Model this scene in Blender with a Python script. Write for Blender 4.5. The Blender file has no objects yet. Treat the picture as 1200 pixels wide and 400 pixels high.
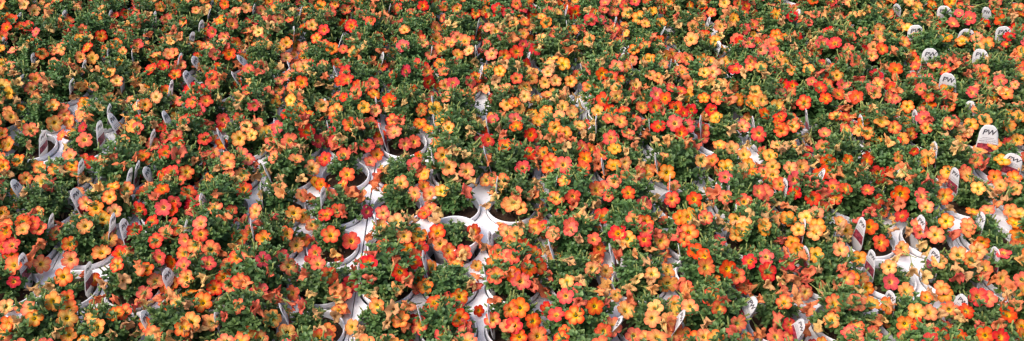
import bpy, math, random
from mathutils import Vector, Matrix, Euler

random.seed(7)
S = bpy.context.scene
S.render.engine = 'CYCLES'
COL = S.collection
R_ = math.radians

# ------------------------------------------------------------------ camera
FPX, CX, CY = 1150.0, 600.0, 200.0
PITCH, YAW = R_(38.0), R_(1.0)
RIM = 0.108                       # height of the pot rims over the ground
CAM = Vector((0.0, 0.0, RIM + 1.52))
cam = bpy.data.cameras.new('camera'); camo = bpy.data.objects.new('camera', cam); COL.objects.link(camo)
cam.sensor_fit = 'HORIZONTAL'; cam.sensor_width = 36.0; cam.lens = 36.0 * FPX / 1200.0
cam.clip_start = 0.05; cam.clip_end = 2000.0
camo.location = CAM
camo.rotation_euler = (math.pi / 2 - PITCH, 0, -YAW)
S.camera = camo
S.render.resolution_x, S.render.resolution_y = 1024, 341
MC = camo.rotation_euler.to_matrix()

def ray(px, py):
    return MC @ Vector(((px - CX) / FPX, -(py - CY) / FPX, -1.0))
def at(px, py, z):
    """The point seen at pixel (px, py) of the photograph on the level z."""
    d = ray(px, py); t = (z - CAM.z) / d.z
    return CAM + d * t
def proj(p):
    q = MC.transposed() @ (Vector(p) - CAM)
    return CX + FPX * q.x / -q.z, CY - FPX * q.y / -q.z

# ------------------------------------------------------------------ helpers
def tag(o, label=None, cat=None, group=None, kind=None):
    for k, v in (('label', label), ('category', cat), ('group', group), ('kind', kind)):
        if v: o[k] = v
    return o
def link(name, me, parent=None, loc=None, rot=None, scale=None):
    o = bpy.data.objects.new(name, me); COL.objects.link(o)
    if parent is not None: o.parent = parent
    if loc is not None: o.location = loc
    if rot is not None: o.rotation_euler = rot
    if scale is not None: o.scale = (scale,) * 3 if isinstance(scale, (int, float)) else scale
    return o

class MB:
    def __init__(self):
        self.v, self.f, self.m, self.at = [], [], [], {}
    def add(self, verts, faces, mat=0, **attrs):
        b = len(self.v); self.v += [tuple(x) for x in verts]
        self.f += [tuple(i + b for i in f) for f in faces]; self.m += [mat] * len(faces)
        for k in set(list(self.at) + list(attrs)):
            a = self.at.setdefault(k, [])
            a += [0.0] * (b - len(a))
            a += list(attrs.get(k, [0.0] * len(verts)))
    def mesh(self, name, mats, smooth=True):
        me = bpy.data.meshes.new(name)
        me.from_pydata(self.v, [], self.f)
        for m in mats: me.materials.append(m)
        me.polygons.foreach_set('material_index', self.m)
        me.polygons.foreach_set('use_smooth', [smooth] * len(self.f))
        for k, a in self.at.items():
            a += [0.0] * (len(self.v) - len(a))
            at_ = me.attributes.new(k, 'FLOAT', 'POINT'); at_.data.foreach_set('value', a)
        me.update()
        return me

def lathe(mb, prof, n, mat=0, wob=0.0):
    vs, fs = [], []
    for r, z in prof:
        for i in range(n):
            a = 2 * math.pi * i / n
            vs.append((r * math.cos(a), r * math.sin(a), z))
    for j in range(len(prof) - 1):
        for i in range(n):
            k = (i + 1) % n
            fs.append((j * n + i, j * n + k, (j + 1) * n + k, (j + 1) * n + i))
    mb.add(vs, fs, mat)

# ------------------------------------------------------------------ materials
def srgb(r, g, b):
    f = lambda c: (c / 12.92 if c <= 0.04045 else ((c + 0.055) / 1.055) ** 2.4)
    return (f(r / 255), f(g / 255), f(b / 255), 1.0)
class NT:
    def __init__(self, name):
        self.m = bpy.data.materials.new(name); self.m.use_nodes = True
        self.t = self.m.node_tree; self.t.nodes.clear()
        self.out = self.n('ShaderNodeOutputMaterial')
    def n(self, typ, **kw):
        x = self.t.nodes.new(typ)
        for k, v in kw.items(): setattr(x, k, v)
        return x
    def l(self, a, b): self.t.links.new(a, b)
    def val(self, sock, v):
        if hasattr(v, 'is_linked') or hasattr(v, 'node'): self.l(v, sock)
        else: sock.default_value = v
    def math(self, op, a, b=0.0, c=None, clamp=False):
        x = self.n('ShaderNodeMath', operation=op, use_clamp=clamp)
        self.val(x.inputs[0], a); self.val(x.inputs[1], b)
        if c is not None: self.val(x.inputs[2], c)
        return x.outputs[0]
    def mix(self, f, a, b):
        x = self.n('ShaderNodeMix', data_type='RGBA'); x.clamp_factor = True
        self.val(x.inputs[0], f); self.val(x.inputs[6], a); self.val(x.inputs[7], b)
        return x.outputs[2]
    def attr(self, name):
        return self.n('ShaderNodeAttribute', attribute_name=name).outputs['Fac']
    def smooth(self, v, a, b, lo=0.0, hi=1.0):
        x = self.n('ShaderNodeMapRange', interpolation_type='SMOOTHSTEP')
        self.val(x.inputs[0], v); x.inputs[1].default_value = a; x.inputs[2].default_value = b
        x.inputs[3].default_value = lo; x.inputs[4].default_value = hi
        return x.outputs[0]
    def noise(self, scale, detail=2.0, vec=None, rough=0.5):
        x = self.n('ShaderNodeTexNoise'); x.inputs['Scale'].default_value = scale
        x.inputs['Detail'].default_value = detail; x.inputs['Roughness'].default_value = rough
        self.l(vec if vec is not None else self.n('ShaderNodeTexCoord').outputs['Object'], x.inputs['Vector'])
        return x.outputs[0]
    def rnd(self): return self.n('ShaderNodeObjectInfo').outputs['Random']
    def hsv(self, col, h=0.5, s=1.0, v=1.0):
        x = self.n('ShaderNodeHueSaturation')
        self.val(x.inputs['Hue'], h); self.val(x.inputs['Saturation'], s); self.val(x.inputs['Value'], v)
        self.val(x.inputs['Color'], col)
        return x.outputs[0]
    def bsdf(self, col, rough=0.5, spec=0.5, bump=None, bstr=0.3, bdist=0.002, trans=0.0, tcol=None):
        b = self.n('ShaderNodeBsdfPrincipled')
        self.val(b.inputs['Base Color'], col); self.val(b.inputs['Roughness'], rough)
        b.inputs['Specular IOR Level'].default_value = spec
        if bump is not None:
            u = self.n('ShaderNodeBump'); u.inputs['Strength'].default_value = bstr; u.inputs['Distance'].default_value = bdist
            self.l(bump, u.inputs['Height']); self.l(u.outputs[0], b.inputs['Normal'])
        s = b.outputs[0]
        if trans > 0:
            t = self.n('ShaderNodeBsdfTranslucent'); self.val(t.inputs['Color'], tcol if tcol is not None else col)
            mx = self.n('ShaderNodeMixShader'); mx.inputs[0].default_value = trans
            self.l(s, mx.inputs[1]); self.l(t.outputs[0], mx.inputs[2]); s = mx.outputs[0]
        self.l(s, self.out.inputs['Surface'])
        return self.m

def petal_mat(name, base, edge, ray_c, throat, ray_amt):
    t = NT(name); rd = t.rnd(); rad = t.attr('rad'); lob = t.attr('lobe')
    nz = t.noise(260, 3)
    bs = t.mix(t.smooth(rad, 0.38, 1.0), srgb(*base), srgb(*edge))
    # streaked sectors running out along the middle of each lobe
    rm = t.math('MULTIPLY', t.smooth(lob, 0.15, 0.95), t.smooth(rad, 1.0, 0.45))
    rm = t.math('MULTIPLY', rm, t.math('MULTIPLY_ADD', t.math('FRACT', t.math('MULTIPLY', rd, 7.31)), ray_amt * 1.3, ray_amt * 0.35))
    bs = t.mix(rm, bs, srgb(*ray_c))
    # fine dark veins
    vein = t.math('MULTIPLY', t.smooth(t.attr('vein'), 0.72, 1.0), t.math('MULTIPLY', t.smooth(rad, 0.2, 0.5), 0.5))
    bs = t.mix(vein, bs, srgb(edge[0] * 0.72, edge[1] * 0.45, edge[2] * 0.5))
    bs = t.mix(t.math('MULTIPLY', t.smooth(rad, 0.80, 1.0), 0.22), bs, srgb(edge[0] * 0.93, edge[1] * 0.78, edge[2] * 0.8))
    # yellow throat and the dark olive eye
    bs = t.mix(t.smooth(t.math('ADD', rad, t.math('MULTIPLY', t.math('SUBTRACT', nz, 0.5), 0.25)), 0.42, 0.24), bs, srgb(*throat))
    bs = t.mix(t.smooth(rad, 0.20, 0.12), bs, srgb(104, 74, 16))
    hue = t.math('MULTIPLY_ADD', rd, 0.022, 0.490)
    v = t.math('MULTIPLY_ADD', t.math('FRACT', t.math('MULTIPLY', rd, 13.7)), 0.24, 0.82)
    bs = t.hsv(bs, hue, t.math('MULTIPLY_ADD', t.math('FRACT', t.math('MULTIPLY', rd, 29.3)), 0.14, 0.93), v)
    bs = t.mix(t.math('MULTIPLY', nz, 0.12), bs, srgb(*edge))
    return t.bsdf(bs, 0.62, 0.25, bump=nz, bstr=0.25, bdist=0.0015, trans=0.22)

P = {  #            base            edge           rays           throat
 'R': petal_mat('petal_red', (234, 86, 56), (222, 58, 50), (249, 150, 76), (242, 186, 52), 0.40),
 'K': petal_mat('petal_crimson', (198, 36, 38), (172, 24, 38), (220, 84, 50), (222, 150, 50), 0.25),
 'C': petal_mat('petal_coral', (243, 122, 62), (232, 76, 54), (250, 178, 92), (243, 192, 50), 0.75),
 'O': petal_mat('petal_orange', (245, 152, 74), (236, 104, 60), (250, 190, 104), (243, 194, 50), 0.75),
 'A': petal_mat('petal_apricot', (246, 174, 78), (240, 132, 68), (250, 204, 114), (240, 188, 40), 0.65),
 'Y': petal_mat('petal_yellow', (245, 193, 82), (241, 168, 80), (250, 212, 104), (230, 178, 34), 0.50),
}
def wilt_mat(name, a, b, c):
    t = NT(name); rd = t.rnd()
    nz = t.noise(140, 4, rough=0.65)
    col = t.mix(t.smooth(nz, 0.35, 0.65), srgb(*a), srgb(*b))
    col = t.mix(t.math('MULTIPLY', t.smooth(t.attr('rad'), 0.45, 1.0), 0.75), col, srgb(*c))
    col = t.hsv(col, t.math('MULTIPLY_ADD', rd, 0.03, 0.485), 1.0, t.math('MULTIPLY_ADD', rd, 0.3, 0.82))
    return t.bsdf(col, 0.75, 0.2, bump=nz, bstr=0.5, bdist=0.002, trans=0.2)
WM = {
 'W': wilt_mat('petal_withered', (230, 188, 126), (212, 164, 104), (226, 164, 110)),
 'V': wilt_mat('petal_faded', (236, 156, 104), (230, 118, 78), (216, 80, 66)),
 'U': wilt_mat('petal_faded_apricot', (238, 188, 116), (234, 156, 88), (234, 136, 86)),
}

def leaf_mat():
    t = NT('leaf_green'); rd = t.rnd()
    y = t.attr('young'); u = t.attr('tone'); mid = t.attr('mid')
    col = t.mix(u, (0.034, 0.086, 0.024, 1), (0.100, 0.190, 0.054, 1))
    col = t.mix(y, col, (0.19, 0.28, 0.075, 1))
    col = t.mix(t.math('MULTIPLY', t.smooth(mid, 0.8, 1.0), 0.3), col, (0.12, 0.21, 0.08, 1))
    col = t.hsv(col, t.math('MULTIPLY_ADD', rd, 0.02, 0.49), 1.0, t.math('MULTIPLY_ADD', rd, 0.3, 0.9))
    return t.bsdf(col, 0.46, 0.4, bump=t.noise(420, 2), bstr=0.2, bdist=0.001, trans=0.2, tcol=t.mix(0.5, col, (0.12, 0.26, 0.03, 1)))
LEAF = leaf_mat()
def stem_mat():
    t = NT('stem_green'); return t.bsdf((0.10, 0.16, 0.05, 1), 0.6, 0.3, bump=t.noise(300), trans=0.0)
STEM = stem_mat()
def calyx_mat():
    t = NT('calyx_green'); nz = t.noise(200)
    return t.bsdf(t.mix(nz, (0.16, 0.24, 0.06, 1), (0.34, 0.34, 0.10, 1)), 0.6, 0.3, trans=0.15)
CALYX = calyx_mat()
def dead_mat():
    t = NT('withered_leaf'); nz = t.noise(90, 3)
    return t.bsdf(t.mix(nz, (0.20, 0.11, 0.05, 1), (0.42, 0.28, 0.14, 1)), 0.8, 0.2, bump=nz)
DEAD = dead_mat()
def plastic(name, col, dirt=0.25, rough=0.38, trans=0.08):
    t = NT(name); rd = t.rnd()
    tc = t.n('ShaderNodeTexCoord').outputs['Object']
    n1 = t.noise(14, 5, tc, 0.6); n2 = t.noise(160, 3, tc)
    c = t.mix(t.math('MULTIPLY', t.smooth(n1, 0.50, 0.78), dirt), col, (0.30, 0.25, 0.19, 1))
    c = t.mix(t.math('MULTIPLY', t.smooth(n2, 0.66, 0.78), dirt * 1.6), c, (0.10, 0.075, 0.05, 1))
    return t.bsdf(c, t.math('MULTIPLY_ADD', n1, 0.3, rough - 0.1), 0.45, bump=n2, bstr=0.06, bdist=0.001, trans=trans)
POTM = plastic('pot_white_plastic', (0.86, 0.86, 0.88, 1), 0.14)
TRAYM = plastic('tray_white_plastic', (0.85, 0.85, 0.87, 1), 0.5, 0.45)
TAGM = plastic('tag_white_plastic', (0.87, 0.86, 0.85, 1), 0.05, 0.5, 0.45)
def soil_mat():
    t = NT('potting_soil'); tc = t.n('ShaderNodeTexCoord').outputs['Object']
    n1 = t.noise(120, 5, tc, 0.7); n2 = t.noise(420, 2, tc)
    c = t.mix(n1, (0.018, 0.010, 0.006, 1), (0.085, 0.050, 0.032, 1))
    vo = t.n('ShaderNodeTexVoronoi'); vo.inputs['Scale'].default_value = 150; t.l(tc, vo.inputs['Vector'])
    c = t.mix(t.math('MULTIPLY', t.smooth(vo.outputs['Distance'], 0.22, 0.16), t.smooth(n2, 0.58, 0.62)), c, (0.42, 0.36, 0.30, 1))
    return t.bsdf(c, 0.95, 0.15, bump=n1, bstr=0.9, bdist=0.004)
SOIL = soil_mat()
def ink(name, col):
    t = NT(name); return t.bsdf(t.mix(t.noise(500), col, tuple(min(1, c * 1.6 + 0.01) for c in col[:3]) + (1,)), 0.55, 0.3)
INK = ink('printed_ink', (0.035, 0.030, 0.040, 1))
GREYINK = ink('printed_grey_ink', (0.30, 0.29, 0.30, 1))
def picture_mat():
    t = NT('printed_flower_picture'); tc = t.n('ShaderNodeTexCoord').outputs['Object']
    vo = t.n('ShaderNodeTexVoronoi'); vo.inputs['Scale'].default_value = 130; t.l(tc, vo.inputs['Vector'])
    c = t.mix(t.smooth(vo.outputs['Distance'], 0.15, 0.75), (0.44, 0.055, 0.085, 1), (0.13, 0.012, 0.03, 1))
    c = t.mix(t.math('MULTIPLY', t.smooth(t.noise(230, 3, tc), 0.56, 0.70), 0.6), c, (0.62, 0.26, 0.26, 1))
    c = t.mix(t.math('MULTIPLY', t.smooth(t.noise(160, 2, tc), 0.60, 0.68), 0.5), c, (0.02, 0.03, 0.015, 1))
    return t.bsdf(c, 0.5, 0.35)
PICT = picture_mat()
def ground_mat():
    t = NT('ground_cloth'); tc = t.n('ShaderNodeTexCoord').outputs['Object']
    n = t.noise(6, 6, tc, 0.65); n2 = t.noise(300, 2, tc)
    return t.bsdf(t.mix(n, (0.030, 0.028, 0.026, 1), (0.075, 0.068, 0.06, 1)), 0.9, 0.2, bump=n2, bstr=0.5, bdist=0.003)
GROUND = ground_mat()

# ------------------------------------------------------------------ world, sun
SUN_DIR = Vector((-0.56, -0.22, 0.80)).normalized()          # towards the sun
elev = math.asin(SUN_DIR.z); azim = math.atan2(SUN_DIR.x, SUN_DIR.y)
w = bpy.data.worlds.new('World'); S.world = w; w.use_nodes = True
nt = w.node_tree
sky = nt.nodes.new('ShaderNodeTexSky'); sky.sky_type = 'NISHITA'; sky.sun_disc = False
sky.sun_elevation = elev; sky.sun_rotation = azim
bg = nt.nodes['Background']; bg.inputs['Strength'].default_value = 0.15; sky.dust_density = 5.0; sky.air_density = 0.8
nt.links.new(sky.outputs[0], bg.inputs['Color'])
sl = bpy.data.lights.new('sun', 'SUN'); sl.energy = 0.8; sl.angle = R_(34.0); sl.color = (1.0, 0.955, 0.90)
so = bpy.data.objects.new('sun', sl); COL.objects.link(so)
so.rotation_euler = SUN_DIR.to_track_quat('Z', 'Y').to_euler(); so.location = (-3, -1, 5)
S.view_settings.view_transform = 'Standard'; S.view_settings.look = 'None'
S.view_settings.gamma = 1.0; S.view_settings.use_curve_mapping = False
S.cycles.pixel_filter_type = 'BLACKMAN_HARRIS'; S.cycles.filter_width = 1.4
S.view_settings.exposure = 0.93

# ------------------------------------------------------------------ ground
g = MB(); g.add([(-400, -400, 0), (400, -400, 0), (400, 400, 0), (-400, 400, 0)], [(0, 1, 2, 3)])
tag(link('ground', g.mesh('ground', [GROUND])), 'dark ground under the white trays', kind='structure')

# ------------------------------------------------------------------ flowers
def flower_mesh(name, mat, seed):
    """Open five-lobed trumpet flower, radius 1 cm units scaled later: face towards +Z, throat at the origin."""
    r = random.Random(seed); mb = MB(); n = 45
    rings = [0.0, 0.10, 0.22, 0.38, 0.58, 0.78, 0.93, 1.0]
    ph = [r.uniform(0, 6.28) for _ in range(6)]
    lobe_len = [r.uniform(0.92, 1.05) for _ in range(5)]; lobe_z = [r.uniform(-0.20, 0.05) for _ in range(5)]
    cup = r.uniform(0.02, 0.26); ell = r.uniform(0.93, 1.0)
    vs, fs, rad, lob, vein = [], [], [], [], []
    for j, q in enumerate(rings):
        for i in range(n):
            a = 2 * math.pi * i / n
            u = a / (2 * math.pi) * 5; k = int(u) % 5; fr = u - int(u)
            c = math.sin(math.pi * fr)                       # 1 mid-lobe, 0 between the lobes
            edge = lobe_len[k] * (0.71 + 0.29 * c ** 0.62) - 0.05 * math.exp(-((fr - 0.5) / 0.10) ** 2)
            rr = q * (edge * q ** 1.2 + (0.86) * (1 - q ** 1.2))
            z = -0.55 * math.exp(-(q / 0.17) ** 2) + cup * q ** 1.5 + (lobe_z[k] * c) * q ** 3
            z += 0.055 * q ** 2 * math.sin(3 * a + ph[0]) + 0.05 * q ** 4 * math.sin(11 * a + ph[1]) - 0.09 * q ** 2 * (1 - c) ** 3
            vs.append((rr * math.cos(a), rr * math.sin(a) * ell, z))
            rad.append(q); lob.append(c); vein.append(0.5 + 0.5 * math.cos(2 * math.pi * 15 * i / n * 1.0))
    for j in range(len(rings) - 1):
        for i in range(n):
            k = (i + 1) % n
            fs.append((j * n + i, j * n + k, (j + 1) * n + k, (j + 1) * n + i))
    mb.add(vs, fs, 0, rad=rad, lobe=lob, vein=vein)
    # trumpet tube below, calyx, pedicel
    m = 8; vs, fs = [], []
    bend = (r.uniform(-0.3, 0.3), r.uniform(-0.3, 0.3))
    prof = [(0.34, -0.06, 0), (0.22, -0.35, 0), (0.16, -0.75, 0), (0.11, -1.05, 1), (0.16, -1.06, 1), (0.12, -1.30, 1), (0.05, -1.40, 1), (0.04, -2.6, 1)]
    for q, z, _ in prof:
        for i in range(m):
            a = 2 * math.pi * i / m; s = (z / 2.0) ** 2
            vs.append((q * math.cos(a) + bend[0] * s, q * math.sin(a) + bend[1] * s, z))
    for j in range(len(prof) - 1):
        f = [(j * m + i, j * m + (i + 1) % m, (j + 1) * m + (i + 1) % m, (j + 1) * m + i) for i in range(m)]
        b = len(mb.v)
        if j == 0: base_i = b; mb.add(vs, [], 0, rad=[0.7] * len(vs), lobe=[0.4] * len(vs), vein=[0] * len(vs))
        mb.f += [tuple(x + base_i for x in ff) for ff in f]; mb.m += [1 if prof[j][2] else 0] * m
    # sepals
    for i in range(5):
        a = 2 * math.pi * i / 5 + 0.3; ca, sa = math.cos(a), math.sin(a)
        s = (1.1 / 2.0) ** 2; bx, by = bend[0] * s, bend[1] * s
        pts = []
        for q, z, wd in ((0.13, -1.2, 0.05), (0.26, -0.85, 0.085), (0.42, -0.5, 0.02)):
            for e in (-1, 1): pts.append((q * ca - e * wd * sa + bx, q * sa + e * wd * ca + by, z))
        mb.add(pts, [(0, 1, 3, 2), (2, 3, 5, 4)], 1)
    # pistil
    mb.add([(0.07 * math.cos(x), 0.07 * math.sin(x), z) for z in (-0.5, -0.12) for x in (0, 1.57, 3.14, 4.71)] + [(0, 0, -0.06)],
           [(0, 1, 5, 4), (1, 2, 6, 5), (2, 3, 7, 6), (3, 0, 4, 7), (4, 5, 8), (5, 6, 8), (6, 7, 8), (7, 4, 8)], 1)
    return mb.mesh(name, [mat, CALYX])

def wilted_mesh(name, mat, seed):
    """A fading flower: a crumpled funnel with folded-in lobes, opening towards +Z."""
    r = random.Random(seed); mb = MB(); n = 30
    ph = [r.uniform(0, 6.28) for _ in range(8)]
    opn = r.uniform(0.70, 1.02); flat = r.uniform(0.55, 0.95); droop = r.uniform(-0.6, 0.2)
    prof = [(0.10, -1.15), (0.14, -0.8), (0.22, -0.4), (0.42, -0.05), (0.72, 0.16), (0.95, 0.22), (1.05, 0.12)]
    vs, fs, rad, lob = [], [], [], []
    for j, (q, z) in enumerate(prof):
        t = j / (len(prof) - 1)
        for i in range(n):
            a = 2 * math.pi * i / n
            c = abs(math.sin(2.5 * a))
            k = 1 + t * (0.22 * math.sin(2 * a + ph[0]) + 0.22 * math.sin(3 * a + ph[1]) + 0.14 * math.sin(7 * a + ph[2]))
            k *= (1 - 0.26 * t * (1 - c ** 0.7))
            zz = z + t * t * (0.30 * math.sin(2 * a + ph[3]) + 0.24 * math.sin(5 * a + ph[4]) + 0.10 * math.sin(9 * a + ph[5]) + droop * 0.5)
            rr = q * (opn if j > 2 else 1) * k
            vs.append((rr * math.cos(a), rr * math.sin(a) * (1 - (1 - flat) * t), zz)); rad.append(t); lob.append(c)
    for j in range(len(prof) - 1):
        for i in range(n):
            k = (i + 1) % n
            fs.append((j * n + i, j * n + k, (j + 1) * n + k, (j + 1) * n + i))
    mb.add(vs, fs, 0, rad=rad, lobe=lob)
    vs, fs, m = [], [], 7
    for q, z in ((0.15, -1.0), (0.14, -1.35), (0.05, -1.45), (0.04, -2.5)):
        vs += [(q * math.cos(6.283 * i / m), q * math.sin(6.283 * i / m), z) for i in range(m)]
    for j in range(3): fs += [(j * m + i, j * m + (i + 1) % m, (j + 1) * m + (i + 1) % m, (j + 1) * m + i) for i in range(m)]
    mb.add(vs, fs, 1)
    for i in range(5):
        a = 2 * math.pi * i / 5; ca, sa = math.cos(a), math.sin(a); pts = []
        for q, z, wd in ((0.13, -1.25, 0.05), (0.28, -0.9, 0.09), (0.46, -0.55, 0.02)):
            for e in (-1, 1): pts.append((q * ca - e * wd * sa, q * sa + e * wd * ca, z))
        mb.add(pts, [(0, 1, 3, 2), (2, 3, 5, 4)], 1)
    return mb.mesh(name, [mat, CALYX])

FM = {c: [flower_mesh('flower_' + c, P[c], 11 + 17 * i) for i in range(7)] for c in P}
WMS = {c: [wilted_mesh('wilted_flower_' + c, WM[c], 5 + 13 * i) for i in range(7)] for c in WM}

# ------------------------------------------------------------------ foliage
def leaf(mb, p, d, up, L, Wd, young, tone, mat=0, curl=0.25):
    d = d.normalized(); side = d.cross(up)
    if side.length < 1e-4: side = d.orthogonal()
    side.normalize(); nrm = side.cross(d).normalized()
    prof = ((0.0, 0.12), (0.28, 0.72), (0.60, 1.0), (0.86, 0.70), (1.0, 0.14))
    vs, mid = [], []
    for t, wd in prof:
        c = p + d * (L * t) + nrm * (-curl * L * t * t)
        hw = Wd * wd * 0.5
        vs += [c - side * hw + nrm * hw * 0.45, c, c + side * hw + nrm * hw * 0.45]; mid += [0, 1, 0]
    fs = []
    for j in range(4):
        b = j * 3
        fs += [(b, b + 1, b + 4, b + 3), (b + 1, b + 2, b + 5, b + 4)]
    mb.add(vs, fs, mat, young=[young] * 15, tone=[tone] * 15, mid=mid)

def foliage_mesh(name, seed, spread, height, n_stem, sparse=False):
    """Mounded calibrachoa foliage; origin at the soil, in the middle of the pot."""
    r = random.Random(seed); mb = MB()
    for s in range(n_stem):
        u = (s + 0.5) / n_stem; az = s * 2.39996 + r.uniform(-0.35, 0.35)
        rr = spread * math.sqrt(u) * r.uniform(0.85, 1.12)
        top = height * (1 - 0.62 * (rr / spread) ** 2.2) * r.uniform(0.78, 1.14)
        b = Vector((0.30 * rr * math.cos(az), 0.30 * rr * math.sin(az), -0.004))
        e = Vector((rr * math.cos(az), rr * math.sin(az), max(0.018, top)))
        c = (b + e) * 0.5 + Vector((0, 0, 0.014)) - Vector((math.cos(az), math.sin(az), 0)) * 0.25 * rr
        pt = lambda t: b * (1 - t) ** 2 + c * (2 * t * (1 - t)) + e * t * t
        # stem
        vs, fs = [], []
        for j in range(5):
            q = pt(j / 4); w_ = 0.0013
            vs += [q + Vector((w_, 0, 0)), q + Vector((-w_ / 2, w_, 0)), q + Vector((-w_ / 2, -w_, 0))]
        for j in range(4):
            for i in range(3): fs.append((j * 3 + i, j * 3 + (i + 1) % 3, j * 3 + 3 + (i + 1) % 3, j * 3 + 3 + i))
        mb.add(vs, fs, 1)
        tone = r.uniform(0.15, 0.85)
        nl = 11 if not sparse else 9
        for k in range(nl):
            t = 0.30 + 0.68 * k / (nl - 1)
            p = pt(t); tan = (pt(min(1, t + 0.04)) - pt(t - 0.04)).normalized()
            o1 = tan.orthogonal().normalized(); o2 = tan.cross(o1)
            a = k * 2.39996 + s
            out = o1 * math.cos(a) + o2 * math.sin(a)
            op = 1.0 - 0.55 * (k / (nl - 1)) ** 2
            d = (out * op + tan * (0.35 + 0.55 * (1 - op)) + Vector((0, 0, 0.25))).normalized()
            big = 1.0 - 0.35 * (k / (nl - 1)) ** 2
            yg = max(0.0, (k / (nl - 1) - 0.72) / 0.28) * r.uniform(0.05, 0.75)
            leaf(mb, p, d, Vector((0, 0, 1)), r.uniform(0.0175, 0.0245) * big, r.uniform(0.0108, 0.0148) * big, yg,
                 min(1, max(0, tone + r.uniform(-0.25, 0.25))), curl=r.uniform(0.05, 0.4))
        # rosette of young leaves at the shoot tip
        tan = (pt(1) - pt(0.92)).normalized(); tan = (tan + Vector((0, 0, 1.2))).normalized()
        o1 = tan.orthogonal().normalized(); o2 = tan.cross(o1); yb = r.uniform(0.1, 0.8)
        for k in range(6):
            a = k * 2.39996; out = o1 * math.cos(a) + o2 * math.sin(a); f = k / 5
            leaf(mb, pt(1), out * (1.0 - 0.75 * f) + tan * (0.45 + 0.7 * f), tan, 0.014 * (1 - 0.45 * f), 0.0078 * (1 - 0.35 * f),
                 yb * (0.3 + 0.7 * f), tone, curl=0.12)
        # buds
        if r.random() < 0.55:
            d = (tan + Vector((r.uniform(-.6, .6), r.uniform(-.6, .6), 0.1))).normalized()
            o1 = d.orthogonal().normalized(); o2 = d.cross(o1); vs, fs = [], []; L = r.uniform(0.012, 0.021)
            for z, q in ((0, .0008), (.25, .0022), (.5, .0016), (.8, .0024), (1, .0006)):
                vs += [pt(1) + d * (L * z + 0.006) + (o1 * math.cos(1.2566 * i) + o2 * math.sin(1.2566 * i)) * q for i in range(5)]
            for j in range(4): fs += [(j * 5 + i, j * 5 + (i + 1) % 5, j * 5 + 5 + (i + 1) % 5, j * 5 + 5 + i) for i in range(5)]
            mb.add(vs, fs, 2)
    # a few withered leaves low down
    for k in range(9):
        a = r.uniform(0, 6.28); q = r.uniform(0.02, 0.05)
        leaf(mb, Vector((q * math.cos(a), q * math.sin(a), r.uniform(0.002, 0.03))), Vector((r.uniform(-1, 1), r.uniform(-1, 1), r.uniform(-.1, .4))),
             Vector((0, 0, 1)), r.uniform(0.012, 0.02), 0.008, 0, 0, 3, 0.5)
    return mb.mesh(name, [LEAF, STEM, CALYX, DEAD])

FOL = [foliage_mesh('foliage', 100 + i, 0.074 + 0.003 * (i % 4), 0.088 + 0.005 * (i % 5), 46 + 3 * (i % 3)) for i in range(12)]
FOL_S = [foliage_mesh('foliage_sparse', 300 + i, 0.056, 0.078, 30, True) for i in range(5)]

# ------------------------------------------------------------------ pot, soil, tray
H = RIM
pb = MB()
lathe(pb, [(0.0, 0.004), (0.036, 0.004), (0.040, 0.0), (0.041, 0.004), (0.0515, H - 0.016), (0.0520, H - 0.0155), (0.0558, H - 0.0145), (0.0568, H - 0.013), (0.0568, H - 0.0022),
           (0.0562, H - 0.0004), (0.0552, H), (0.0540, H - 0.0004), (0.0532, H - 0.002), (0.0522, H - 0.016), (0.0465, H - 0.055)], 40)
POT = pb.mesh('pot', [POTM])
def soil_mesh(seed):
    r = random.Random(seed); mb = MB(); n = 36; rings = [0.0, .008, .016, .024, .032, .040, .0465, .0519]
    ph = [r.uniform(0, 6.28) for _ in range(4)]; vs, fs = [], []
    for j, q in enumerate(rings):
        for i in range(n):
            a = 6.28318 * i / n; x, y = q * math.cos(a), q * math.sin(a)
            z = 0.0025 * math.sin(150 * x + ph[0]) * math.sin(170 * y + ph[1]) + (r.uniform(-.0014, .0014) if 0 < j else 0) + 0.004 * math.cos(q * 30) - 0.002
            vs.append((x, y, z))
    for j in range(len(rings) - 1):
        fs += [(j * n + i, j * n + (i + 1) % n, (j + 1) * n + (i + 1) % n, (j + 1) * n + i) for i in range(n)]
    mb.add(vs, fs); return mb.mesh('soil', [SOIL])
SOILS = [soil_mesh(i) for i in range(4)]
SOIL_Z = H - 0.019

def text_mesh(name, body, size, mat, shear=0.0, sx=1.0):
    cu = bpy.data.curves.new(name, 'FONT'); cu.body = body; cu.size = size; cu.shear = shear
    cu.align_x = 'CENTER'; cu.align_y = 'CENTER'; cu.resolution_u = 3; cu.extrude = 0.0; cu.offset = size * 0.018
    o = bpy.data.objects.new(name, cu); COL.objects.link(o)
    dg = bpy.context.evaluated_depsgraph_get()
    me = bpy.data.meshes.new_from_object(o.evaluated_get(dg))
    bpy.data.objects.remove(o); bpy.data.curves.remove(cu)
    return me
def pot_lettering():
    import bmesh
    me = text_mesh('lettering', 'PW', 0.044, INK, 0.25)
    bm = bmesh.new(); bm.from_mesh(me)
    bmesh.ops.triangulate(bm, faces=bm.faces)
    for _ in range(2):
        long_e = [e for e in bm.edges if e.calc_length() > 0.008]
        if not long_e: break
        bmesh.ops.subdivide_edges(bm, edges=long_e, cuts=1)
        bmesh.ops.triangulate(bm, faces=[f for f in bm.faces if len(f.verts) > 3])
    for v in bm.verts:
        x, y = v.co.x, v.co.y; z = 0.058 + y
        r = 0.041 + (0.0515 - 0.041) * (z - 0.004) / (H - 0.020) + 0.0006
        a = x / 0.047 - math.pi / 2
        v.co = (r * math.cos(a), r * math.sin(a), z)
    out = bpy.data.meshes.new('lettering'); bm.to_mesh(out); bm.free()
    out.materials.clear(); out.materials.append(INK); bpy.data.meshes.remove(me)
    return out
POT_PRINT = pot_lettering()

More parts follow.
